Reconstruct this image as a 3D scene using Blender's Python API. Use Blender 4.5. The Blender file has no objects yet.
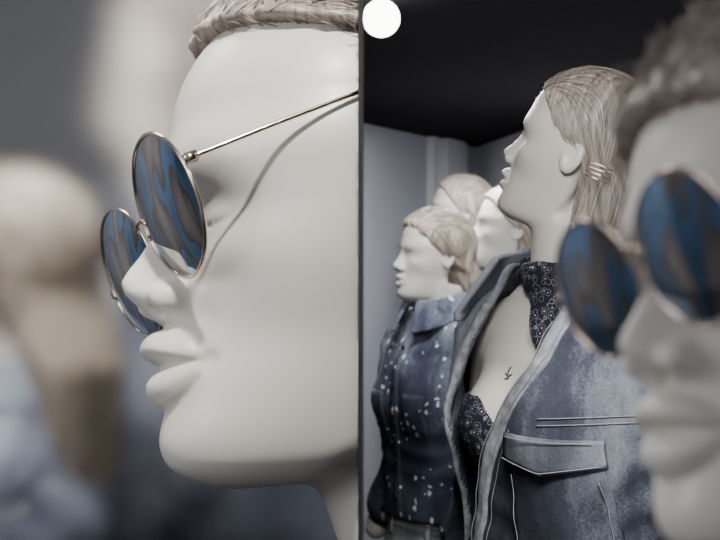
import bpy, bmesh, math, random
import numpy as np
from mathutils import Matrix, Vector, Euler
from mathutils.bvhtree import BVHTree
random.seed(4); rng=np.random.default_rng(4)
scene=bpy.context.scene
COL=scene.collection
F=1200.0; CZ=1.55
def P3(px,py,d): return Vector(((px-360)/F*d, d, CZ+(270-py)/F*d))

# ---------------- surface nets ----------------
def snets(fn,lo,hi,h,refine=2):
    lo=np.array(lo,float);hi=np.array(hi,float)
    n=np.ceil((hi-lo)/h).astype(int)+1
    ax=[(lo[i]+h*np.arange(n[i])).astype(np.float32) for i in range(3)]
    X,Y,Z=np.meshgrid(*ax,indexing='ij')
    V=fn(X,Y,Z).astype(np.float32)
    V[0]=1;V[-1]=1;V[:,0]=1;V[:,-1]=1;V[:,:,0]=1;V[:,:,-1]=1
    del X,Y,Z
    ins=(V<0)
    c=np.zeros(tuple(n-1),np.int8)
    for i in (0,1):
        for j in (0,1):
            for k in (0,1):
                c+=ins[i:n[0]-1+i,j:n[1]-1+j,k:n[2]-1+k]
    m=(c>0)&(c<8)
    idx=-np.ones(m.shape,np.int64)
    ci=np.argwhere(m); idx[m]=np.arange(len(ci))
    acc=np.zeros((len(ci),3));cnt=np.zeros(len(ci))
    for d in range(3):
        e1=(d+1)%3;e2=(d+2)%3
        for a in (0,1):
            for b in (0,1):
                o=np.zeros(3,int);o[e1]=a;o[e2]=b
                q=o.copy();q[d]=1
                A=ci+o;B=ci+q
                va=V[A[:,0],A[:,1],A[:,2]];vb=V[B[:,0],B[:,1],B[:,2]]
                cr=(va<0)!=(vb<0)
                t=np.where(cr,va/np.where(cr,va-vb,1),0)
                p=A.astype(float);p[:,d]+=t
                acc[cr]+=p[cr];cnt[cr]+=1
    verts=lo+h*(acc/cnt[:,None])
    quads=[]
    for d in range(3):
        e1=(d+1)%3;e2=(d+2)%3
        s0=[slice(None)]*3;s1=[slice(None)]*3
        s0[d]=slice(0,n[d]-1);s1[d]=slice(1,n[d])
        s0[e1]=s1[e1]=slice(1,n[e1]-1);s0[e2]=s1[e2]=slice(1,n[e2]-1)
        A=ins[tuple(s0)];B=ins[tuple(s1)]
        for flip,mm in ((0,A&~B),(1,~A&B)):
            N=np.argwhere(mm)
            if len(N)==0: continue
            off=np.zeros(3,int);off[e1]=1;off[e2]=1
            N=N+off
            u=np.zeros(3,int);u[e1]=1
            v=np.zeros(3,int);v[e2]=1
            cells=[N-u-v,N-v,N,N-u]
            q=np.stack([idx[k[:,0],k[:,1],k[:,2]] for k in cells],1)
            if flip:q=q[:,::-1]
            quads.append(q)
    quads=np.concatenate(quads)
    quads=quads[(quads>=0).all(1)]
    for _ in range(refine): verts=project(fn,verts,h)
    return verts,quads
def project(fn,p,h,target=0.0):
    e=0.25*h
    f0=fn(p[:,0],p[:,1],p[:,2])-target
    g=np.stack([(fn(p[:,0]+e*(i==0),p[:,1]+e*(i==1),p[:,2]+e*(i==2))-fn(p[:,0]-e*(i==0),p[:,1]-e*(i==1),p[:,2]-e*(i==2)))/(2*e) for i in range(3)],1)
    s=-(f0/np.maximum((g**2).sum(1),1e-3))[:,None]*g
    L=np.linalg.norm(s,axis=1,keepdims=True)
    return p+s*np.minimum(1,0.6*h/np.maximum(L,1e-9))
def smin(a,b,k):
    h=np.clip(0.5+0.5*(b-a)/k,0,1); return b*(1-h)+a*h-k*h*(1-h)
def smax(a,b,k): return -smin(-a,-b,k)
def ell(x,y,z,c,r):
    q=np.sqrt(((x-c[0])/r[0])**2+((y-c[1])/r[1])**2+((z-c[2])/r[2])**2)
    return (q-1)*min(r)
def caps(x,y,z,a,b,ra,rb):
    d=np.array(b,float)-np.array(a,float);L=(d**2).sum()
    t=np.clip(((x-a[0])*d[0]+(y-a[1])*d[1]+(z-a[2])*d[2])/L,0,1)
    return np.sqrt((x-a[0]-t*d[0])**2+(y-a[1]-t*d[1])**2+(z-a[2]-t*d[2])**2)-(ra+(rb-ra)*t)
def table(pts,sm=4.0,lo=-300,hi=700):
    pts=sorted(pts);zs=np.arange(lo,hi,1.0)
    v=np.interp(zs,[p[0] for p in pts],[p[1] for p in pts])
    k=np.exp(-0.5*(np.arange(-30,31)/sm)**2);k/=k.sum()
    v=np.convolve(np.pad(v,30,mode='edge'),k,'valid')
    return lambda z:np.interp(z,zs,v)
# ---------------- head (units U) ----------------
PROF=table([(0,100),(7,122),(22,138),(42,146),(62,143),(72,138),(82,145),(92,155),(102,157),(112,151),(119,139),(127,155),(136,165),(146,161),(155,152),(163,145),(172,152),(182,165),(192,175),(203,178),(214,171),(227,160),(242,150),(257,141),(272,134),(287,131),(302,131),(345,124),(372,117)],2.0)
CORE=table([(0,112),(22,138),(42,146),(62,143),(80,136),(110,133),(165,130),(200,122),(230,114),(260,108),(285,117),(308,128),(345,123),(372,116),(400,104)],8)
WID=table([(-40,58),(0,78),(30,95),(80,111),(140,125),(200,145),(245,155),(345,160)],14)
NW=table([(160,28),(170,36),(185,37),(205,27),(230,20),(260,17),(290,24),(310,34)],5)
JB=table([(140,-1),(100,-3),(0,-2),(-60,30),(-110,90),(-160,170)],14)
def headF(x,y,z,neck=True):
    ax=np.abs(x);core=CORE(z);W=WID(z)
    d=PROF(z)-core
    wn=np.clip((z-157)/8,0,1)*np.clip((312-z)/30,0,1)
    bump=np.maximum(d,0)*wn*np.exp(-(ax/NW(z))**2.1)
    t=np.sqrt(np.clip(1-(ax/54)**2,0,1))
    zz=119+(z-119)/np.maximum(t,.35)
    L=(PROF(zz)-134)
    L=np.where((zz>74)&(zz<161),L,0)*np.clip((zz-74)/8,0,1)*np.clip((161-zz)/9,0,1)
    bump=bump+np.clip(L,-4,60)*t**1.1
    bump=bump-5*np.exp(-((ax-56)/9)**2-((z-119)/9)**2)
    bump=bump-3.5*np.exp(-(ax/6)**2-((z-158)/9)**2)
    bump=bump-16*np.exp(-((ax-58)/30)**2-((z-265)/21)**2)
    bump=bump+12*np.exp(-((ax-62)/22)**2-((z-258)/14)**2)
    bump=bump-3*np.exp(-((ax-62)/24)**4-((z-248+((ax-62)/24)**2*-4)/3.2)**2)
    bump=bump+11*np.exp(-((ax-100)/38)**2-((z-220)/30)**2)
    bump=bump-12*np.exp(-((ax-92)/34)**2-((z-140)/42)**2)
    bump=bump-5*np.exp(-((ax-54)/16)**2-((z-165)/24)**2)
    yb=-60.;n=2.15
    ry=np.maximum((y-bump-yb)/(core-yb),0)
    g=((ax/W)**n+ry**n+1e-9)**(1/n)
    f=(g-1)*W
    f=smax(f,(JB(y)+ax*ax*0.0006-z)*0.9,26)
    f=smax(f,-(y+125.)*0.8,40)
    f=smax(f,z-340.,40)
    f=smin(f,ell(x,y,z,(0,-88,345),(163,210,180)),30)
    f=smin(f,ell(ax,y,z,(30,136,184),(15,21,15)),9)
    f=smax(f,-ell(ax,y,z,(15,151,168),(7,15,9)),4)
    ca,sa=math.cos(.25),math.sin(.25)
    ey=(y+100)*ca+(z-245)*sa; ez=-(y+100)*sa+(z-245)*ca
    e=ell(ax,ey,ez,(156,0,0),(15,33,56))
    e=smax(e,-ell(ax,ey,ez,(171,5,4),(11,21,38)),5)
    f=smin(f,e,7)
    if neck: f=smin(f,caps(x,y,z,(0,-92,60),(0,-215,-300),90,100),34)
    return f
HL_SLEEK=[(520,150),(470,120),(430,92),(380,50),(320,0),(285,-45),(262,-112),(150,-128),(0,-140),(-60,-150)]
HL_LONG=[(520,150),(470,125),(430,98),(380,62),(320,15),(285,-25),(250,-60),(200,-85),(100,-105),(0,-120),(-200,-130)]
def HIGH(dz): return [(560-dz,220),(540-dz,190),(500-dz,120),(478-dz,60),(462-dz,-20),(440-dz,-70),(390-dz,-95),(320,-110),(262,-118),(150,-128),(0,-140),(-60,-150)]
def make_hair(zbot,thick=14,HL=HL_SLEEK,back=0,fluff=1.0,side=.12):
    YL=table(HL,10)
    def hf(x,y,z):
        r=(163+thick,212+thick,180+thick)
        f=ell(x,y,z,(0,-88,345),r)
        ax=np.abs(x)
        bk=back*np.clip((250-z)/200,0,1)
        nar=1-.25*np.clip((150-z)/350,0,1)*(back>50)
        dr=((np.maximum(ax,0)/(135*nar))**2.4+(np.abs(y+185+bk)/(112*nar))**2.4+1e-9)**(1/2.4)
        dr=(dr-1)*115
        dr=smax(dr,z-330.,60);dr=smax(dr,zbot-z,40)
        f=smin(f,dr,45)
        f=smax(f,(y-YL(z)+ax*side)*.8,12)
        f=f+fluff*(1.6*np.sin(x*.13+np.sin(z*.02)*2)+1.2*np.sin(x*.31+z*.01+y*.02))
        return f
    return hf
def strands(hf,verts,n,steps,step,zbot,off=2.0,jit=2.5,wild=0.0):
    p=verts[rng.integers(0,len(verts),n)].copy()
    o=off+rng.uniform(-jit*.4,jit,n)
    wd=rng.normal(0,wild,(n,3))
    path=[p.copy()]
    for s in range(steps):
        w=np.clip(-(p[:,1]+20)/170,0,1)
        w=np.maximum(w,np.clip((np.abs(p[:,0])-110)/60,0,1)*.55)
        w=np.maximum(w,np.clip((260-p[:,2])/60,0,1))
        d=np.stack([-p[:,0]*.0012+0*w,-(1-w),-w*1.0],1)+wd
        d/=np.linalg.norm(d,axis=1,keepdims=True)
        p=p+d*step
        low=p[:,2]<zbot+35
        q=project(hf,p,25.,0);q=project(hf,q,25.,0)
        f=hf(q[:,0],q[:,1],q[:,2])
        e=1.
        g=np.stack([hf(q[:,0]+e*(i==0),q[:,1]+e*(i==1),q[:,2]+e*(i==2))-f for i in range(3)],1)
        g/=np.maximum(np.linalg.norm(g,axis=1,keepdims=True),1e-6)
        q=q+g*o[:,None]
        p=np.where(low[:,None],p,q)
        path.append(p.copy())
        if wild: o=o+rng.uniform(0,wild*9,n)
    P=np.stack(path,1)
    out=[]
    for a in P:
        k=a[:,2]>zbot-25
        m=len(a) if k.all() else int(np.argmin(k))
        if m>=3: out.append(a[:m])
    return out
def tube_arrays(paths,r,sides=3):
    V=[];Q=[];b=0
    for p in paths:
        p=np.asarray(p,float);n=len(p)
        t=np.gradient(p,axis=0);t/=np.maximum(np.linalg.norm(t,axis=1,keepdims=True),1e-9)
        ref=np.array([1.,0.1,0.05]) if abs(t[:,0]).mean()<.8 else np.array([0,0.1,1.])
        u=np.cross(t,ref);u/=np.maximum(np.linalg.norm(u,axis=1,keepdims=True),1e-9)
        v=np.cross(t,u)
        for k in range(sides):
            a=2*math.pi*k/sides
            V.append(p+r*(math.cos(a)*u+math.sin(a)*v))
        for i in range(n-1):
            for k in range(sides):
                k2=(k+1)%sides
                Q.append((b+k*n+i,b+k*n+i+1,b+k2*n+i+1,b+k2*n+i))
        Q.append(tuple(b+k*n for k in range(sides)));Q.append(tuple(b+(sides-1-k)*n+n-1 for k in range(sides)))
        b+=n*sides
    return np.concatenate(V),Q
def xf(M,v):
    M=np.array(M);return v@M[:3,:3].T+M[:3,3]
def mkmesh(name,v,q,mat,parent=None,smooth=True,**kw):
    me=bpy.data.meshes.new(name)
    me.from_pydata(np.asarray(v).tolist(),[],[list(map(int,f)) for f in q]); me.update()
    if smooth: me.polygons.foreach_set('use_smooth',[True]*len(me.polygons))
    me.materials.append(mat)
    o=bpy.data.objects.new(name,me);COL.objects.link(o)
    if parent:o.parent=parent
    for k,val in kw.items():o[k]=val
    return o
def merge(a,b):
    n=len(a[0]);return np.concatenate([a[0],b[0]]),[tuple(f) for f in a[1]]+[tuple(i+n for i in f) for f in b[1]]
def empty(name,loc,label,cat,**kw):
    o=bpy.data.objects.new(name,None);COL.objects.link(o);o.location=loc;o.empty_display_size=.05
    o['label']=label;o['category']=cat
    for k,v in kw.items():o[k]=v
    return o
def box_arr(lo,hi):
    x0,y0,z0=lo;x1,y1,z1=hi
    v=np.array([(x0,y0,z0),(x1,y0,z0),(x1,y1,z0),(x0,y1,z0),(x0,y0,z1),(x1,y0,z1),(x1,y1,z1),(x0,y1,z1)],float)
    q=[(0,3,2,1),(4,5,6,7),(0,1,5,4),(1,2,6,5),(2,3,7,6),(3,0,4,7)]
    return v,q
def cyl_arr(c,r,z0,z1,n=32,r2=None):
    r2=r if r2 is None else r2
    a=np.arange(n)*2*math.pi/n
    v=[(c[0]+r*math.cos(t),c[1]+r*math.sin(t),z0) for t in a]+[(c[0]+r2*math.cos(t),c[1]+r2*math.sin(t),z1) for t in a]
    q=[(i,(i+1)%n,n+(i+1)%n,n+i) for i in range(n)]+[tuple(range(n))[::-1],tuple(range(n,2*n))]
    return np.array(v),q
# ---------------- materials ----------------
def newmat(name):
    m=bpy.data.materials.new(name);m.use_nodes=True
    nt=m.node_tree;b=nt.nodes['Principled BSDF'];return m,nt,b
def N(nt,t,**kw):
    n=nt.nodes.new(t)
    for k,v in kw.items():
        if hasattr(n,k) and not k.startswith('i_'):setattr(n,k,v)
        else:n.inputs[k[2:].replace('_',' ')].default_value=v
    return n
def ramp(nt,fac,stops):
    r=nt.nodes.new('ShaderNodeValToRGB');nt.links.new(fac,r.inputs[0])
    el=r.color_ramp.elements
    while len(el)<len(stops):el.new(.5)
    for e,(p,c) in zip(el,stops):
        e.position=p;e.color=(*c,1) if len(c)==3 else c
    return r
def plain(name,col,rough=.5,metal=0,var=.06,scale=8,bump=0,coat=0):
    m,nt,b=newmat(name)
    tc=N(nt,'ShaderNodeTexCoord');n=N(nt,'ShaderNodeTexNoise',i_Scale=scale,i_Detail=4.)
    nt.links.new(tc.outputs['Object'],n.inputs['Vector'])
    c=np.array(col)
    r=ramp(nt,n.outputs['Fac'],[(.3,tuple(c*(1-var))),(.7,tuple(np.minimum(c*(1+var),1)))])
    nt.links.new(r.outputs[0],b.inputs['Base Color'])
    b.inputs['Roughness'].default_value=rough;b.inputs['Metallic'].default_value=metal
    b.inputs['Coat Weight'].default_value=coat
    if bump:
        bp=N(nt,'ShaderNodeBump',i_Strength=bump,i_Distance=.002)
        n2=N(nt,'ShaderNodeTexNoise',i_Scale=scale*25)
        nt.links.new(tc.outputs['Object'],n2.inputs['Vector']);nt.links.new(n2.outputs['Fac'],bp.inputs['Height']);nt.links.new(bp.outputs[0],b.inputs['Normal'])
    return m
M_SKIN=plain('mannequin_lacquer',(.655,.62,.565),.42,var=.015,scale=3,coat=.12)
M_SKIN.node_tree.nodes['Principled BSDF'].inputs['Coat Roughness'].default_value=.25
def hairmat(name,c1,c2,sc=1.0):
    m,nt,b=newmat(name);tc=N(nt,'ShaderNodeTexCoord')
    mp=N(nt,'ShaderNodeMapping');mp.inputs['Scale'].default_value=(160*sc,14*sc,10*sc)
    n=N(nt,'ShaderNodeTexNoise',i_Scale=1.5,i_Detail=4.)
    nt.links.new(tc.outputs['Object'],mp.inputs[0]);nt.links.new(mp.outputs[0],n.inputs['Vector'])
    r=ramp(nt,n.outputs['Fac'],[(.32,c1),(.68,c2)])
    nt.links.new(r.outputs[0],b.inputs['Base Color'])
    b.inputs['Roughness'].default_value=.42;b.inputs['Anisotropic'].default_value=.5
    bp=N(nt,'ShaderNodeBump',i_Strength=.5,i_Distance=.003);nt.links.new(n.outputs['Fac'],bp.inputs['Height']);nt.links.new(bp.outputs[0],b.inputs['Normal'])
    return m
M_HAIR=hairmat('ash_blond_hair',(.17,.145,.125),(.48,.42,.37))
M_HAIRL=hairmat('pale_blond_hair',(.24,.195,.15),(.58,.50,.41))
M_HAIRB=hairmat('brown_grey_hair',(.16,.13,.11),(.42,.35,.30),.5)
def denim(name,dark,mid,light,zlo,zhi,splat=False,bias=0.0):
    m,nt,b=newmat(name);tc=N(nt,'ShaderNodeTexCoord')
    o=tc.outputs['Object']
    mp=N(nt,'ShaderNodeMapping');mp.inputs['Scale'].default_value=(1.2,1.2,.55);nt.links.new(o,mp.inputs[0])
    n=N(nt,'ShaderNodeTexNoise',i_Scale=9.,i_Detail=6.,i_Roughness=.6);nt.links.new(mp.outputs[0],n.inputs['Vector'])
    nf=N(nt,'ShaderNodeTexNoise',i_Scale=300.,i_Detail=2.);nt.links.new(o,nf.inputs['Vector'])
    sx=N(nt,'ShaderNodeSeparateXYZ');nt.links.new(o,sx.inputs[0])
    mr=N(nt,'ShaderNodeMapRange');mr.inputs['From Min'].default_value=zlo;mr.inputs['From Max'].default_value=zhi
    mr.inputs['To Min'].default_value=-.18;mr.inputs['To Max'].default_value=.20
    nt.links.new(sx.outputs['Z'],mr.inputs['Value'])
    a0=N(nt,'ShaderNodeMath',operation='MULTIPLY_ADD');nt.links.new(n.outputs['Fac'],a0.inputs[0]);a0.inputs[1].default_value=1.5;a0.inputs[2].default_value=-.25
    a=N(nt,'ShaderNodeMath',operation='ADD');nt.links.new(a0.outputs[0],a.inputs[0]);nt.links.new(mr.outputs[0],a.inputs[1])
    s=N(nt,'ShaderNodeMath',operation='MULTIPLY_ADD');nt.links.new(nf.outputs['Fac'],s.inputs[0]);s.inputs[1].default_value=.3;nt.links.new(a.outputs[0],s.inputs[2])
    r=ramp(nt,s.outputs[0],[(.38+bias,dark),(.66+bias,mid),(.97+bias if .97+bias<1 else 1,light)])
    out=r.outputs[0]
    if splat:
        nd=N(nt,'ShaderNodeTexNoise',i_Scale=60.,i_Detail=2.);nt.links.new(o,nd.inputs['Vector'])
        vm=N(nt,'ShaderNodeVectorMath',operation='MULTIPLY_ADD');nt.links.new(nd.outputs['Color'],vm.inputs[0]);vm.inputs[1].default_value=(.018,.018,.03);nt.links.new(o,vm.inputs[2])
        v=N(nt,'ShaderNodeTexVoronoi',i_Scale=52.);nt.links.new(vm.outputs[0],v.inputs['Vector'])
        sc=N(nt,'ShaderNodeSeparateColor');nt.links.new(v.outputs['Color'],sc.inputs[0])
        th=N(nt,'ShaderNodeMath',operation='MULTIPLY_ADD');nt.links.new(sc.outputs[0],th.inputs[0]);th.inputs[1].default_value=.46;th.inputs[2].default_value=-.10
        lt=N(nt,'ShaderNodeMath',operation='LESS_THAN');nt.links.new(v.outputs['Distance'],lt.inputs[0]);nt.links.new(th.outputs[0],lt.inputs[1])
        n3=N(nt,'ShaderNodeTexNoise',i_Scale=9.);nt.links.new(o,n3.inputs['Vector'])
        gt=N(nt,'ShaderNodeMath',operation='GREATER_THAN');nt.links.new(n3.outputs['Fac'],gt.inputs[0]);gt.inputs[1].default_value=.47
        mu=N(nt,'ShaderNodeMath',operation='MULTIPLY');nt.links.new(lt.outputs[0],mu.inputs[0]);nt.links.new(gt.outputs[0],mu.inputs[1])
        mx=N(nt,'ShaderNodeMix',data_type='RGBA');nt.links.new(mu.outputs[0],mx.inputs['Factor']);nt.links.new(out,mx.inputs['A']);mx.inputs['B'].default_value=(.70,.70,.70,1)
        out=mx.outputs['Result']
    nt.links.new(out,b.inputs['Base Color']);b.inputs['Roughness'].default_value=.85
    bp=N(nt,'ShaderNodeBump',i_Strength=.5,i_Distance=.002)
    n4=N(nt,'ShaderNodeTexNoise',i_Scale=45.,i_Detail=5.);nt.links.new(o,n4.inputs['Vector'])
    nt.links.new(n4.outputs['Fac'],bp.inputs['Height']);nt.links.new(bp.outputs[0],b.inputs['Normal'])
    return m
M_DEN=denim('faded_denim',(.014,.016,.028),(.046,.053,.080),(.23,.25,.30),1.05,1.52)
M_DENC=denim('faded_denim_collar',(.04,.046,.066),(.11,.122,.155),(.31,.33,.38),1.05,1.52)
M_DENS=denim('splattered_denim',(.014,.017,.034),(.042,.050,.082),(.23,.255,.32),1.22,1.50,True)
M_DENL=denim('light_denim',(.14,.17,.24),(.28,.32,.40),(.45,.48,.54),1.0,1.5)
M_JEAN=denim('worn_jean_denim',(.08,.09,.11),(.20,.21,.24),(.38,.39,.40),.7,1.05)
M_TRIM=plain('pale_denim_edge',(.27,.28,.31),.85,var=.45,scale=60,bump=.4)
M_STITCH=plain('pale_thread',(.32,.32,.34),.8)
M_WHITE=plain('white_cotton',(.60,.62,.66),.85,var=.12,scale=12,bump=.2)
M_INK=plain('dark_ink',(.05,.05,.06),.6)
def paisley():
    m,nt,b=newmat('navy_print_cotton');tc=N(nt,'ShaderNodeTexCoord')
    v=N(nt,'ShaderNodeTexVoronoi',i_Scale=95.);nt.links.new(tc.outputs['Object'],v.inputs['Vector'])
    n=N(nt,'ShaderNodeTexNoise',i_Scale=70.,i_Detail=3.);nt.links.new(tc.outputs['Object'],n.inputs['Vector'])
    a=N(nt,'ShaderNodeMath',operation='MULTIPLY_ADD');nt.links.new(n.outputs['Fac'],a.inputs[0]);a.inputs[1].default_value=.7;nt.links.new(v.outputs['Distance'],a.inputs[2])
    r=ramp(nt,a.outputs[0],[(.42,(.36,.36,.39)),(.50,(.28,.28,.31)),(.55,(.014,.015,.026)),(.76,(.014,.015,.026)),(.81,(.20,.20,.23)),(.88,(.014,.015,.026))])
    nt.links.new(r.outputs[0],b.inputs['Base Color']);b.inputs['Roughness'].default_value=.9
    b.inputs['Specular IOR Level'].default_value=.2
    return m
M_PRINT=paisley()
M_METAL=plain('polished_rose_gold_wire',(.66,.54,.46),.18,metal=1,var=.05)
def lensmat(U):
    m,nt,b=newmat('mirror_lens_painted_reflections');tc=N(nt,'ShaderNodeTexCoord')
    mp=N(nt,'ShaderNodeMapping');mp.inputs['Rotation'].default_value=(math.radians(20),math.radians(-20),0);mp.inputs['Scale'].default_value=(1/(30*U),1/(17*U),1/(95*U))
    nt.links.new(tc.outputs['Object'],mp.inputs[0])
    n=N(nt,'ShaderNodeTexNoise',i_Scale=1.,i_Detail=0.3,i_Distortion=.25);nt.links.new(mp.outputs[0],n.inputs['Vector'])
    r=ramp(nt,n.outputs['Fac'],[(.30,(.07,.15,.28)),(.480,(.14,.29,.50)),(.50,(.13,.11,.105)),(.70,(.42,.37,.34))])  # blue and brown streaks paint room reflections into the lens colour
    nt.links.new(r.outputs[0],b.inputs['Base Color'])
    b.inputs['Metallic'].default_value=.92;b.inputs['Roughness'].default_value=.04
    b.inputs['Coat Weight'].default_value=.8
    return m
# ---------------- head meshes ----------------
HV,HQ=snets(lambda x,y,z:headF(x,y,z),(-190,-320,-230),(190,205,545),3.6,3)
def rot_head(a,pitch,roll):
    return Matrix.Rotation(math.radians(180-a),4,'Z')@Matrix.Rotation(math.radians(roll),4,'Y')@Matrix.Rotation(math.radians(pitch),4,'X')
def head_matrix(anchor_local,world,a,pitch,roll,U):
    M=rot_head(a,pitch,roll)@Matrix.Scale(U,4)
    t=world-(M@Vector(anchor_local))
    return Matrix.Translation(t)@M
def cut_plane(o,co,no):
    bm=bmesh.new();bm.from_mesh(o.data)
    g=bm.verts[:]+bm.edges[:]+bm.faces[:]
    r=bmesh.ops.bisect_plane(bm,geom=g,plane_co=co,plane_no=no,clear_outer=True)
    ed=[e for e in r['geom_cut'] if isinstance(e,bmesh.types.BMEdge)]
    try: bmesh.ops.holes_fill(bm,edges=ed,sides=0)
    except Exception: pass
    bm.to_mesh(o.data);bm.free()
def cutx(o,x): cut_plane(o,(x,0,0),(1,0,0))
def glasses(M,label,cut=None,lensm=None,splay=30,tr=2.1,hz=8):
    root=empty('sunglasses',M.translation,label,'sunglasses')
    T=Matrix.Translation(-M.translation)@M
    R=70
    def add(name,v,q,mat,**kw):
        o=mkmesh(name,xf(T,v),q,mat,root,**kw)
        if cut is not None: cutx(o,cut-M.translation.x)
        return o
    for s in (-1,1):
        th=np.linspace(0,2*math.pi,97)
        path=np.stack([s*76+R*np.cos(th),0*th,R*np.sin(th)],1)
        add('rim',*tube_arrays([path],tr,8),M_METAL)
        vs=[(s*76,9,0)];qs=[]
        nr,na=8,64
        for i in range(1,nr+1):
            rr=(R-.5)*i/nr
            for k in range(na):
                a=2*math.pi*k/na;vs.append((s*76+rr*math.cos(a),9*(1-(rr/R)**2),rr*math.sin(a)))
        for k in range(na): qs.append((0,1+(k+1)%na,1+k))
        for i in range(nr-1):
            for k in range(na):
                a0=1+i*na+k;a1=1+i*na+(k+1)%na
                qs.append((a0,a1,a1+na,a0+na))
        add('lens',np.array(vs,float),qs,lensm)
        tp=np.array([(s*144,0,hz),(s*151,-3,hz+1),(s*153,-14,hz+1),(s*(152+splay*.35),-90,hz+2),(s*(152+splay*.8),-200,hz+2),(s*(152+splay),-270,hz-2),(s*(150+splay),-310,hz-28),(s*(146+splay),-330,hz-66)],float)
        tt=np.linspace(0,len(tp)-1,60);tp=np.stack([np.interp(tt,range(len(tp)),tp[:,i]) for i in range(3)],1)
        A=tube_arrays([tp],tr*1.05,8)
        hb=box_arr((s*151-4,-12,hz-3),(s*151+4,1,hz+5))
        add('temple',*merge(A,hb),M_METAL)
        pp=np.array([(s*22,-4,-6),(s*18,-16,-14),(s*20,-24,-24)],float)
        add('nose_pad',*merge(tube_arrays([pp],1.5,6),tube_arrays([np.array([(s*20,-24,-16),(s*19,-25,-24),(s*21,-24,-34)],float)],5,8)),M_METAL)
    th=np.linspace(math.pi,0,24)
    add('bridge',*tube_arrays([np.stack([14*np.cos(th),3*np.sin(th),12+9*np.sin(th)],1)],tr,8),M_METAL)
    return root
def bust(name,M,label,hf,zbot,hm,cut=None,nstr=900,nr=1.3,neck_cut=-215,wild=.12):
    base=M@Vector((0,-190,neck_cut))
    root=empty(name,base,label,'mannequin')
    T=Matrix.Translation(-base)@M
    o=mkmesh('head',xf(T,HV),HQ,M_SKIN,root)
    hv,hq=snets(hf,(-200,-330,zbot-20),(200,180,560),6.0,1)
    st=strands(hf,hv,nstr,12,20,zbot,2.0,6.0,wild)
    st+=strands(hf,hv,nstr//3,6,12,zbot,3.0,6.0,wild*3)
    v,q=merge((hv,hq),tube_arrays(st,nr,3))
    h=mkmesh('hair',xf(T,v),q,hm,root)
    if cut is not None:
        cutx(o,cut-base.x);cutx(h,cut-base.x)
    return root,o,h
# ---- big bust with glasses ----
dL=1.45;UL=dL/F
ML=head_matrix((0,0,0),P3(306,482,dL),69,0,10,UL)
hfB=make_hair(150,18,HIGH(32),side=.05)
rootL,oL,hL=bust('mannequin_bust',ML,'pale grey mannequin bust in profile with full lips and brushed hair',hfB,150,M_HAIRB,cut=-0.002,nstr=3200,nr=.7,wild=.17)
dg=(ML@Vector((-76,150,277))).y
GL=head_matrix((-76,0,0),P3(168,206,dg),65,-18,25,UL*.985)
glasses(GL,'round wire sunglasses with mirrored lenses with painted blue-brown reflections on the large bust',cut=-0.002,lensm=lensmat(UL),splay=62)
# ---- near bust with glasses ----
dR=.46;UR=.000443
MR=head_matrix((-76,148,277),P3(690,245,dR),68,0,10,UR)
hfC=make_hair(150,26,HIGH(75),side=.05)
rootR,oR,hR=bust('mannequin_bust',MR,'pale mannequin bust with brown hair wearing round sunglasses',hfC,150,M_HAIRB,nstr=3200,nr=.9,wild=.22)
GR=head_matrix((-76,0,0),P3(687,247,dR-.004),70,-14,15,UR*.98)
glasses(GR,'round wire sunglasses with mirrored lenses with painted blue-brown reflections on the pale bust',lensm=lensmat(UR),splay=30)
# supports
M_PLINTH=plain('matte_grey_plinth',(.12,.12,.13),.6)
M_STEEL=plain('brushed_steel',(.5,.5,.5),.35,metal=1)
def pole(parent,x,y,ztop,zbase,r=.012,base=.14,name='stand'):
    v,q=merge(cyl_arr((x,y),r,zbase+.012,ztop),cyl_arr((x,y),base,zbase,zbase+.012))
    return mkmesh(name,v,q,M_STEEL,parent,smooth=False)
bL=rootL.location
v,q=box_arr((-.2,-.2,-bL.z),(min(.2,-.003-bL.x),.2,-.02))
mkmesh('plinth',v,q,M_PLINTH,rootL,smooth=False)
bR=rootR.location
pole(rootR,0,0,.03,-bR.z,.012,.12)
# ---------------- bodies ----------------
TZ=[.60,.75,.85,.95,1.02,1.10,1.20,1.30,1.36,1.42,1.46,1.50,1.53,1.56,1.62]
TA=[.150,.170,.175,.160,.138,.122,.130,.148,.155,.163,.160,.128,.088,.055,.050]
TB=[.090,.110,.115,.105,.092,.085,.092,.100,.100,.092,.080,.062,.055,.052,.050]
def sec(x,y,z,off=0):
    a=np.interp(z,TZ,TA)+off;b=np.interp(z,TZ,TB)+off
    n=2.3
    g=((np.abs(x)/a)**n+(np.abs(y)/b)**n+1e-9)**(1/n)
    return (g-1)*b
def torso(x,y,z,off=0,arms=True,L=None):
    ax=np.abs(x)
    f=sec(x,y,z,off)
    f=smin(f,ell(ax,y,z,(.070,.070,1.325),(.062+off,.062+off,.066+off)),.035)
    if arms:
        A=L or [(.150,0,1.455),(.225,-.035,1.19),(.215,.07,.96)]
        f=smin(f,caps(ax,y,z,A[0],A[1],.050+off,.040+off),.03)
        f=smin(f,caps(ax,y,z,A[1],A[2],.040+off,.030+off),.012)
    return f
def wr(x,y,z,s=1.0):
    a=np.sin(31*z+9*x*s+3*np.sin(17*y+5*x))*.5
    b=np.sin(47*z-23*x+19*y+2*np.sin(21*z))*.35
    c=np.sin(83*x+39*z+2.5*np.sin(33*y+11*z))*.22
    d=np.sin(19*z+27*x-31*y)*.5
    return a*b*2+c*.6+d*.5
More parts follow.
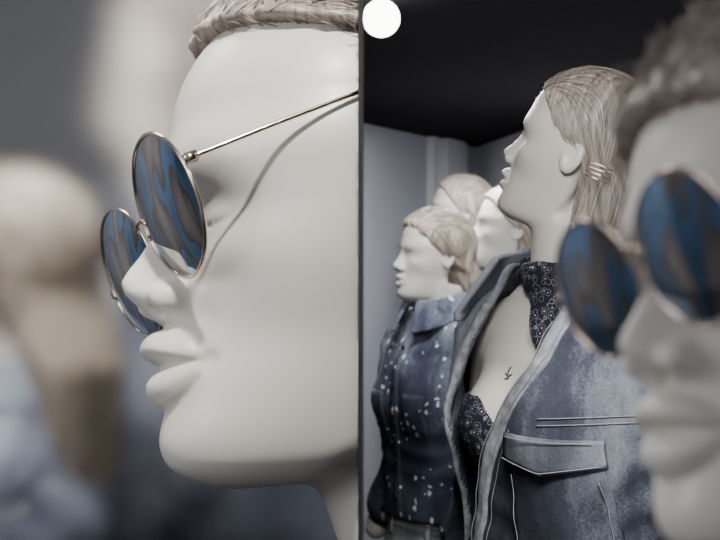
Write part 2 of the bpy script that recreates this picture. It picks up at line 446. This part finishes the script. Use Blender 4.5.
def mannequin(name,label,loc,a_body,a_head,pitch,roll,U,s,hf,zbot,hm,vox=.004,zlow=.9,pivot=(0,.005,1.575),nstr=900,sr=1.5):
    root=empty(name,(loc[0],loc[1],0),label,'mannequin')
    root.rotation_euler=(0,0,math.radians(180-a_body));root.scale=(s,s,s)
    HM=Matrix.Translation(pivot)@Matrix.Rotation(math.radians(a_body-a_head),4,'Z')@Matrix.Rotation(math.radians(roll),4,'Y')@Matrix.Rotation(math.radians(pitch),4,'X')@Matrix.Scale(U,4)@Matrix.Translation((0,120,0))
    I=np.array(HM.inverted())
    def bf(x,y,z):
        hx=I[0,0]*x+I[0,1]*y+I[0,2]*z+I[0,3]
        hy=I[1,0]*x+I[1,1]*y+I[1,2]*z+I[1,3]
        hz=I[2,0]*x+I[2,1]*y+I[2,2]*z+I[2,3]
        h=smax(headF(hx,hy,hz),-(hz+150),20)*U
        t=torso(x,y,z)
        t=smin(t,caps(x,y,z,(0,-.005,1.44),(0,-.01,1.60),.058,.048),.03)
        t=smax(t,z-1.62,.01);t=smax(t,zlow-z,.005)
        return smin(h,t,.02)
    v,q=snets(bf,(-.30,-.22,zlow-.02),(.30,.24,1.90),vox,1)
    body=mkmesh('body',v,q,M_SKIN,root)
    hv,hq=snets(hf,(-220,-500,zbot-20),(220,190,565),6.0,1)
    st=strands(hf,hv,nstr,26,22,zbot,2.0,4.0)
    hv,hq=merge((hv,hq),tube_arrays(st,sr,3))
    mkmesh('hair',xf(HM,hv),hq,hm,root)
    pole(root,0,0,zlow+.05,0,.014,.16)
    return root,HM,body
def bvh_of(o):
    me=o.data
    return BVHTree.FromPolygons([v.co for v in me.vertices],[p.vertices for p in me.polygons])
def patch(bvh,fn,nu,nv,off,thick,smooth=0):
    P=np.zeros((nv+1,nu+1,3));Y=np.full((nv+1,nu+1),np.nan)
    for j in range(nv+1):
        for i in range(nu+1):
            x,z=fn(i/nu,j/nv)
            h=bvh.ray_cast(Vector((x,.6,z)),Vector((0,-1,0)))
            if h[0] is not None and h[0].y>0.02: Y[j,i]=h[0].y
            P[j,i]=(x,0,z)
        row=Y[j];ok=~np.isnan(row)
        if ok.any(): row[~ok]=np.interp(np.flatnonzero(~ok),np.flatnonzero(ok),row[ok])
    for i in range(nu+1):
        c=Y[:,i];ok=~np.isnan(c)
        if ok.any(): c[~ok]=np.interp(np.flatnonzero(~ok),np.flatnonzero(ok),c[ok])
    Y=np.nan_to_num(Y,nan=.1)
    for _ in range(smooth):
        Z=Y.copy();Z[1:-1]=(Y[:-2]+Y[1:-1]+Y[2:])/3;Y=Z
    P[:,:,1]=Y+off
    P=P.reshape(-1,3)
    Q=[]
    for j in range(nv):
        for i in range(nu):
            a=j*(nu+1)+i;Q.append((a,a+1,a+nu+2,a+nu+1))
    n=len(P)
    B=P.copy();B[:,1]-=thick
    V=np.concatenate([P,B])
    Q2=[tuple(k+n for k in f[::-1]) for f in Q]
    def idx(i,j):return j*(nu+1)+i
    rim=[idx(i,0) for i in range(nu)]+[idx(nu,j) for j in range(nv)]+[idx(i,nv) for i in range(nu,0,-1)]+[idx(0,j) for j in range(nv,0,-1)]
    S=[(rim[k],rim[k]+n,rim[(k+1)%len(rim)]+n,rim[(k+1)%len(rim)]) for k in range(len(rim))]
    return V,Q+Q2+S
def stitch(bvh,pts,off=.002):
    pts=np.array(pts,float);out=[];tt=np.linspace(0,len(pts)-1,max(2,int(24*(len(pts)-1))))
    xs=np.interp(tt,range(len(pts)),pts[:,0]);zs=np.interp(tt,range(len(pts)),pts[:,1]);last=.1
    for x,z in zip(xs,zs):
        h=bvh.ray_cast(Vector((x,.6,z)),Vector((0,-1,0)))
        if h[0] is not None and h[0].y>0.0:last=h[0].y
        out.append((x,last+off,z))
    out=np.array(out)
    for _ in range(3): out[1:-1,1]=(out[:-2,1]+out[1:-1,1]+out[2:,1])/3
    return out
def collar(root,mat,r0=.070,zt=1.60,zb=1.53,spread=.5,gap=.35,drop=.06,flare=.02):
    def f(x,y,z):
        r=np.sqrt((x/1.12)**2+(y-.0)**2)
        front=np.clip((y/np.maximum(r,1e-4)),-1,1)
        rr=r0+np.minimum(zt-z,.10)*spread+flare*np.maximum(front,0)
        s=np.abs(r-rr)-.0065
        zbb=zb-drop*np.clip((front-.1)/.9,0,1)
        s=smax(s,zbb-z,.006);s=smax(s,z-zt+.02*np.clip(front,0,1),.006)
        ang=np.abs(np.arctan2(x,y))
        s=smax(s,(gap+(zt-z)*1.5-ang)*r0,.006)
        return s
    v,q=snets(f,(-.25,-.22,zb-drop-.03),(.25,.25,zt+.03),.0045,1)
    return mkmesh('collar',v,q,mat,root)
def jacket(root,mat,off,xl,xr,zhem,arms,wamp=.004,vox=.005,neck_r=.078,name='jacket',sleeve_end=.98,bl=0.0):
    def outer(x,y,z):
        f=torso(x,y,z,off,True,arms)
        if bl>0: f=smin(f,sec(x,y,np.maximum(z,1.14),off+bl*np.clip((1.50-z)/.1,0,1)),.02)
        return f+wamp*wr(x,y,z)
    def f(x,y,z):
        o=outer(x,y,z)
        s=smax(o,-(o+.011),.003)
        s=smax(s,z-1.56,.004)
        s=smax(s,-(np.sqrt(x*x+(y+.005)**2)-neck_r)-np.maximum(1.50-z,0)*6,.004)
        ax=np.abs(x)
        tor=sec(x,y,np.maximum(z,1.14),off+.012+bl)>0
        low=np.where(tor,sleeve_end-z,zhem-z)
        s=np.maximum(s,low)
        if xl is not None:
            L=np.interp(z,xl[0],xl[1]);R=np.interp(z,xr[0],xr[1])
            d=np.minimum(x-L,R-x)
            d=np.minimum(d,(y-.01))
            s=smax(s,d,.003)
        return s
    v,q=snets(f,(-.36,-.26,min(zhem,sleeve_end)-.03),(.36,.28,1.60),vox,1)
    return mkmesh(name,v,q,mat,root)
# ---- middle mannequin ----
hfM=make_hair(-75,11,HL_SLEEK)
dM=1.76
rootM,HMM,bodyM=mannequin('mannequin','tall pale mannequin in open denim jacket, chin raised, sleek ash hair',
   ((572-360)/F*dM,dM),55,117,18,0,.00046,1.0,hfM,-75,M_HAIR,vox=.0036,nstr=1800,sr=1.2,pivot=(0,.005,1.598))
xlz=[1.0,1.15,1.26,1.34,1.42,1.5,1.56];xlx=[.095,.080,.045,.005,-.05,-.07,-.07];xrx=[.150,.150,.146,.136,.112,.09,.07]
armsM=[(.155,-.01,1.455),(.225,-.05,1.19),(.215,.03,.98)]
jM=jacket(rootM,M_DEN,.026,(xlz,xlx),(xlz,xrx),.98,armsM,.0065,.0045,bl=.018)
jM['label']='faded blue denim trucker jacket'
bv=bvh_of(jM)
def pl(xs,inner,w,z0,z1):
    def fn(u,v):
        z=z0+(z1-z0)*v;x=np.interp(z,xlz,xs);return (x+inner*(u*w),z)
    return fn
mkmesh('placket',*patch(bv,pl(xlx,-1,.028,1.0,1.50),4,70,.004,.008,6),M_TRIM,rootM)
mkmesh('placket',*patch(bv,pl(xrx,1,.014,1.0,1.50),4,70,.005,.012,6),M_TRIM,rootM)
s=-1;o=-.03
mkmesh('chest_pocket',*patch(bv,lambda u,v:(s*(.0+.13*u)+o,1.14+.17*v),12,14,.004,.006,2),M_DEN,rootM)
mkmesh('pocket_flap',*patch(bv,lambda u,v:(s*(-.004+.138*u)+o,1.275+.016*abs(2*u-1)+(.052-.016*abs(2*u-1))*v),12,6,.010,.007,2),M_DENC,rootM)
sts=[]
sts+=[stitch(bv,[(s*-.002+o,1.293),(s*.065+o,1.279),(s*.132+o,1.293)],.013)]
sts+=[stitch(bv,[(s*.003+o,1.323),(s*.065+o,1.323),(s*.127+o,1.323)],.013)]
sts+=[stitch(bv,[(s*.005+o,1.27),(s*.005+o,1.16),(s*.065+o,1.145),(s*.125+o,1.16),(s*.125+o,1.27)],.007)]
sts+=[stitch(bv,[(-.09,1.352),(-.19,1.36)],.003),stitch(bv,[(-.09,1.343),(-.19,1.351)],.003)]
zr=np.linspace(1.02,1.48,12)
sts+=[stitch(bv,[(np.interp(z,xlz,xlx)-.004,z) for z in zr],.006),stitch(bv,[(np.interp(z,xlz,xlx)-.024,z) for z in zr],.006)]
sts+=[stitch(bv,[(np.interp(z,xlz,xlx)-.040,z) for z in np.linspace(1.02,1.33,8)],.003)]
mkmesh('stitching',*tube_arrays(sts,.0007,4),M_STITCH,rootM)
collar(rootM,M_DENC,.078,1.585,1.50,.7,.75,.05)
def cam(x,y,z):
    o=torso(x,y,z,.006,False)+.001*wr(x,y,z)
    s=smax(o,-(o+.008),.002)
    top=1.335-.03*np.cos(np.clip(np.abs(x)/.07,0,1)*math.pi*.9)
    top=np.where(y>0,top+.003,1.28)
    return smax(smax(s,z-top,.004),.96-z,.004)
v,q=snets(cam,(-.2,-.16,.93),(.2,.18,1.42),.004,1)
mkmesh('camisole',v,q,M_PRINT,rootM,label='navy printed camisole top')
bb=bvh_of(bodyM)
fl=[]
for (x0,z0,x1,z1) in [(.03,1.392,.034,1.405),(.032,1.397,.039,1.401),(.033,1.403,.029,1.41),(.03,1.396,.025,1.40),(.031,1.394,.037,1.392)]:
    fl.append(stitch(bb,[(x0,z0),((x0+x1)/2+.001,(z0+z1)/2),(x1,z1)],.0003))
mkmesh('floral_mark',*tube_arrays(fl,.0013,5),M_INK,rootM,label='small dark floral mark on chest')
def ban(x,y,z):
    r=np.sqrt((x/1.1)**2+(y+.005)**2)
    fr=np.clip(y/np.maximum(r,1e-4),-1,1)
    zc=1.560-.024*fr
    an=np.arctan2(x,y)
    q=np.sqrt(((r-.068)/1.0)**2+((z-zc)/1.7)**2)-.011+.0025*np.sin(5*an+z*200)
    o=smin(torso(x,y,z,0,False),caps(x,y,z,(0,-.005,1.44),(0,-.01,1.60),.058,.048),.03)
    o=o-.013+.004*np.sin(x*95+z*25)*np.clip((1.54-z)/.05,0,1)
    b=smax(o,-(o+.006),.002)
    b=smax(b,(1.432+np.abs(x+.028)*1.8-z)*.5,.003)
    b=smax(b,z-1.56,.003);b=smax(b,.02-y,.003)
    return smin(q,b,.008)
v,q=snets(ban,(-.13,-.11,1.38),(.13,.16,1.64),.0035,1)
mkmesh('neckerchief',v,q,M_PRINT,rootM,label='navy and white paisley neckerchief')
for k in range(4):
    z=205+k*14
    pts=np.array([[-150,-150-0,z],[-157,-190,z-4],[-140,-235,z-8]],float)
    pts=np.stack([np.interp(np.linspace(0,2,12),range(3),pts[:,i]) for i in range(3)],1)
    for _ in range(4):pts=project(hfM,pts,20.)
    pts[:,0]-=6
    v,q=tube_arrays([pts],1.8,6)
    mkmesh('hair_pin',xf(HMM,v),q,M_METAL,rootM,label='thin gold hair pin')
# ---- small mannequin ----
dS=2.9
hfS=make_hair(-250,19,HL_LONG,back=125,fluff=2.4)
rootS,HMS,bodyS=mannequin('mannequin','pale mannequin in splattered dark denim shirt with long blond hair',
   ((442-360)/F*dS,dS),60,72,2,0,.00045,.935,hfS,-250,M_HAIRL,vox=.005,zlow=.80,nstr=1600,sr=1.6)
armsS=[(.160,0,1.455),(.222,-.05,1.20),(.18,.06,1.02)]
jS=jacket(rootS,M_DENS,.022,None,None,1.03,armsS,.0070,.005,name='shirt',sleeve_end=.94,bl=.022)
bs=bvh_of(jS)
collar(rootS,M_DENS,.064,1.60,1.545,.45,.2,.05)
mkmesh('placket',*patch(bs,lambda u,v:(-.014+.028*u,1.04+.45*v),3,50,.003,.006,3),M_DENS,rootS)
for s in (-1,1):
    mkmesh('chest_pocket',*patch(bs,lambda u,v:(s*(.045+.075*u),1.25+.10*v),8,8,.003,.005,2),M_DENS,rootS)
for k in range(5):
    z=1.08+.095*k
    h=bs.ray_cast(Vector((0,.6,z)),Vector((0,-1,0)))[0]
    v,q=cyl_arr((0,0),.006,0,.003,16);v=v[:,[0,2,1]];v[:,1]+=h.y+.003;v[:,2]+=z
    mkmesh('button',v,[f[::-1] for f in q],M_METAL,rootS,smooth=False)
def jeans(x,y,z):
    o=sec(x,y,z,.022)+.002*wr(x,y,z)+np.where(z>1.0,-.003,0)
    return smax(smax(o,-(o+.010),.002),np.maximum(z-1.055,.80-z),.003)
v,q=snets(jeans,(-.24,-.18,.77),(.24,.18,1.08),.005,1)
jj=mkmesh('jeans',v,q,M_JEAN,rootS,label='washed grey-blue denim jeans')
bj=bvh_of(jj)
mkmesh('stitching',*tube_arrays([stitch(bj,[(x,1.008) for x in np.linspace(-.14,.14,6)],.002),stitch(bj,[(x,1.02) for x in np.linspace(-.14,.14,6)],.002)],.0012,4),M_STITCH,rootS)
for x0 in (-.10,.05):
    mkmesh('belt_loop',*patch(bj,lambda u,v:(x0+.014*u,.985+.05*v),2,6,.006,.006),M_JEAN,rootS)
# ---- third mannequin ----
dT=3.3
hfT=make_hair(60,18,HL_LONG)
rootT,HMT,bodyT=mannequin('mannequin','pale mannequin in white and light blue shirt beside the wall',
   ((512-360)/F*dT,dT),60,85,8,0,.00045,.98,hfT,60,M_HAIRL,vox=.007,nstr=300)
jT=jacket(rootT,M_WHITE,.022,None,None,1.0,[(.150,0,1.455),(.205,-.035,1.19),(.19,.07,.96)],.009,.007,name='shirt',sleeve_end=1.0,bl=.015)
collar(rootT,M_DENL,.068,1.63,1.50,.6,.3,.09)
# ---------------- copies ----------------
def copy_thing(root,loc,a,s,label,basez,cut=True):
    r=root.copy();COL.objects.link(r);r.location=(loc[0],loc[1],basez);r.rotation_euler=(0,0,math.radians(180-a));r.scale=(s,s,s);r['label']=label
    W=Matrix.Translation(r.location)@r.rotation_euler.to_matrix().to_4x4()@Matrix.Scale(s,4)
    co=W.inverted()@Vector((-.003,0,0));no=(W.to_3x3().inverted()@Vector((1,0,0))).normalized()
    for c in root.children:
        k=c.copy();COL.objects.link(k);k.parent=r
        if not cut: continue
        k.data=c.data.copy()
        if c.name.startswith('stand'):
            for vv in k.data.vertices:
                if vv.co.z<.5: vv.co.z-=basez/s
        xs=[(W@vv.co).x for vv in k.data.vertices]
        if max(xs)>-.003:
            if min(xs)>-.003:
                bpy.data.objects.remove(k);continue
            cut_plane(k,co,no)
    return r
copy_thing(rootT,((463-360)/F*3.85,3.85),65,1.02,'pale mannequin in white shirt in the wall corner',0,False)
dB=2.5;s=1.75
copy_thing(rootS,((30-360)/F*dB,dB),112,s,'blond mannequin in dark denim shirt behind added frosted glass',(CZ+(270-305)/F*dB)-1.66*s)
dB2=3.5;s2=2.7
copy_thing(rootM,((190-360)/F*dB2,dB2),60,s2,'tall mannequin in denim jacket behind added frosted glass',(CZ+(270-75)/F*dB2)-1.70*s2)
# ---------------- room ----------------
M_WALL=plain('painted_grey_wall',(.38,.39,.43),.8,var=.04,scale=2)
M_WALLW=plain('painted_pale_wall',(.62,.62,.65),.8,var=.03,scale=2)
M_CEIL=plain('near_black_ceiling',(.014,.012,.016),.95,var=.1,scale=2)
M_CEIL.node_tree.nodes['Principled BSDF'].inputs['Specular IOR Level'].default_value=.1
M_FLOOR=plain('dark_floor',(.06,.06,.065),.5)
M_BLACK=plain('black_panel',(.004,.004,.004),.9)
ZC=2.04
def wall(name,a,b,mat,t=.06,z0=0,z1=ZC):
    a=np.array(a,float);b=np.array(b,float);d=(b-a)/np.linalg.norm(b-a);n=np.array([-d[1],d[0]])*t
    pts=[a,b,b+n,a+n]
    v=np.array([(p[0],p[1],z0) for p in pts]+[(p[0],p[1],z1) for p in pts])
    q=[(0,3,2,1),(4,5,6,7),(0,1,5,4),(1,2,6,5),(2,3,7,6),(3,0,4,7)]
    return mkmesh(name,v,q,mat,None,False,kind='structure')
A=((363-360)/F*4.0,4.0);C=((476-360)/F*4.8,4.8);E=(1.35,0.1)
wall('wall_back',A,C,M_WALL)
wall('wall_right',C,E,M_WALLW)
wall('wall_rear',(-2.4,4.9),(0,4.9),plain('slate_grey_wall',(.105,.108,.122),.8),z1=3.6)
wall('wall_left',(-2.4,0.6),(-2.4,4.9),M_WALL,z1=3.6)
v,q=box_arr((.0005,.95,0),(.0028,4.0,ZC));mkmesh('wall_divider',v,q,M_BLACK,None,False,kind='structure')
v,q=box_arr((-2.5,-1,-.05),(2,5.2,0));mkmesh('floor',v,q,M_FLOOR,None,False,kind='structure')
v,q=box_arr((.0,1.0,ZC),(2,5.2,ZC+.05));mkmesh('ceiling',v,q,M_CEIL,None,False,kind='structure')
Av=np.array(A);Cv=np.array(C);dd=(Cv-Av)/np.linalg.norm(Cv-Av);nn=np.array([dd[1],-dd[0]])
def pil(name,t0,t1,dep,mat):
    a=Av+dd*t0;b=Av+dd*t1;pts=[a+nn*dep,b+nn*dep,b,a]
    v=np.array([(p[0],p[1],0) for p in pts]+[(p[0],p[1],ZC) for p in pts])
    return mkmesh(name,v,[(0,3,2,1),(4,5,6,7),(0,1,5,4),(1,2,6,5),(2,3,7,6),(3,0,4,7)],mat,None,False,kind='structure')
Ltot=np.linalg.norm(Cv-Av)
pil('trim_1',Ltot*.52,Ltot*.56,.03,M_WALLW);pil('trim_2',Ltot*.60,Ltot*.76,.05,M_WALLW);pil('trim_3',Ltot*.80,Ltot*.84,.03,M_WALLW)
m,nt,b=newmat('frosted_glass')
nt.nodes.remove(b);rf=N(nt,'ShaderNodeBsdfRefraction',i_Roughness=.25,i_IOR=1.45)
rf.inputs['Color'].default_value=(.98,.98,.98,1)
nt.links.new(rf.outputs[0],nt.nodes['Material Output'].inputs['Surface'])
v,q=box_arr((-2.35,1.86,0.0),(-.001,1.875,2.6));mkmesh('added_blur_glass_1',v,q,m,None,False,kind='structure')  # added frosted pane, softens the mannequins behind it in place of defocus
# lamp
lr=empty('ceiling_lamp',(.038,2.15,2.001),'glowing round globe lamp under the dark ceiling','lamp')
u=np.linspace(0,math.pi,17);w=np.linspace(0,2*math.pi,33)[:-1]
vs=[];qs=[]
for i in u:
    for j in w: vs.append((.034*math.sin(i)*math.cos(j),.034*math.sin(i)*math.sin(j),.034*math.cos(i)))
for i in range(16):
    for j in range(32): qs.append((i*32+j,(i+1)*32+j,(i+1)*32+(j+1)%32,i*32+(j+1)%32))
m,nt,b=newmat('glowing_bulb');b.inputs['Emission Color'].default_value=(1,.97,.92,1);b.inputs['Emission Strength'].default_value=12
mkmesh('bulb',np.array(vs),qs,m,lr)
v,q=cyl_arr((0,0),.012,.030,.039);mkmesh('socket',v,q,M_BLACK,lr,False)
# ---------------- lights ----------------
def area(loc,tgt,size,e,col=(1,1,1)):
    l=bpy.data.lights.new('area_light','AREA');l.energy=e;l.size=size;l.color=col
    o=bpy.data.objects.new('area_light',l);COL.objects.link(o);o.location=loc
    o.rotation_euler=(Vector(tgt)-Vector(loc)).to_track_quat('-Z','Y').to_euler();return o
def spot(loc,tgt,e,r=.04,ang=60,col=(1,1,1)):
    l=bpy.data.lights.new('spot_light','SPOT');l.energy=e;l.shadow_soft_size=r;l.spot_size=math.radians(ang);l.spot_blend=.6;l.color=col
    o=bpy.data.objects.new('spot_light',l);COL.objects.link(o);o.location=loc
    o.rotation_euler=(Vector(tgt)-Vector(loc)).to_track_quat('-Z','Y').to_euler();return o
spot((-.02,.40,3.1),(-.12,1.45,1.6),235,.05,60,(1,.97,.925))
area((-1.3,.5,1.9),(-.2,1.5,1.5),.7,11,(.95,.97,1))
area((-1.0,2.2,2.9),(-.8,3.2,1.0),.9,80,(1,.97,.93))
spot((.42,.2,2.7),(.30,2.0,1.5),175,.06,60,(1,.975,.94))
area((.30,3.3,2.03),(.30,3.31,1.2),.3,15,(.95,.97,1))
area((.12,1.0,1.98),(.30,1.75,1.65),.22,10,(1,.98,.96))
area((.15,2.45,2.03),(.15,2.46,1.3),.25,9,(.97,.98,1))
w=bpy.data.worlds.new('World');scene.world=w;w.use_nodes=True
w.node_tree.nodes['Background'].inputs[0].default_value=(.52,.53,.57,1);w.node_tree.nodes['Background'].inputs[1].default_value=.50
# ---------------- camera ----------------
c=bpy.data.cameras.new('camera');c.lens=60;c.sensor_width=36;c.clip_start=.02
c.dof.use_dof=True;c.dof.focus_distance=1.58;c.dof.aperture_fstop=8
o=bpy.data.objects.new('camera',c);COL.objects.link(o);o.location=(0,0,CZ);o.rotation_euler=(math.pi/2,0,0)
scene.camera=o
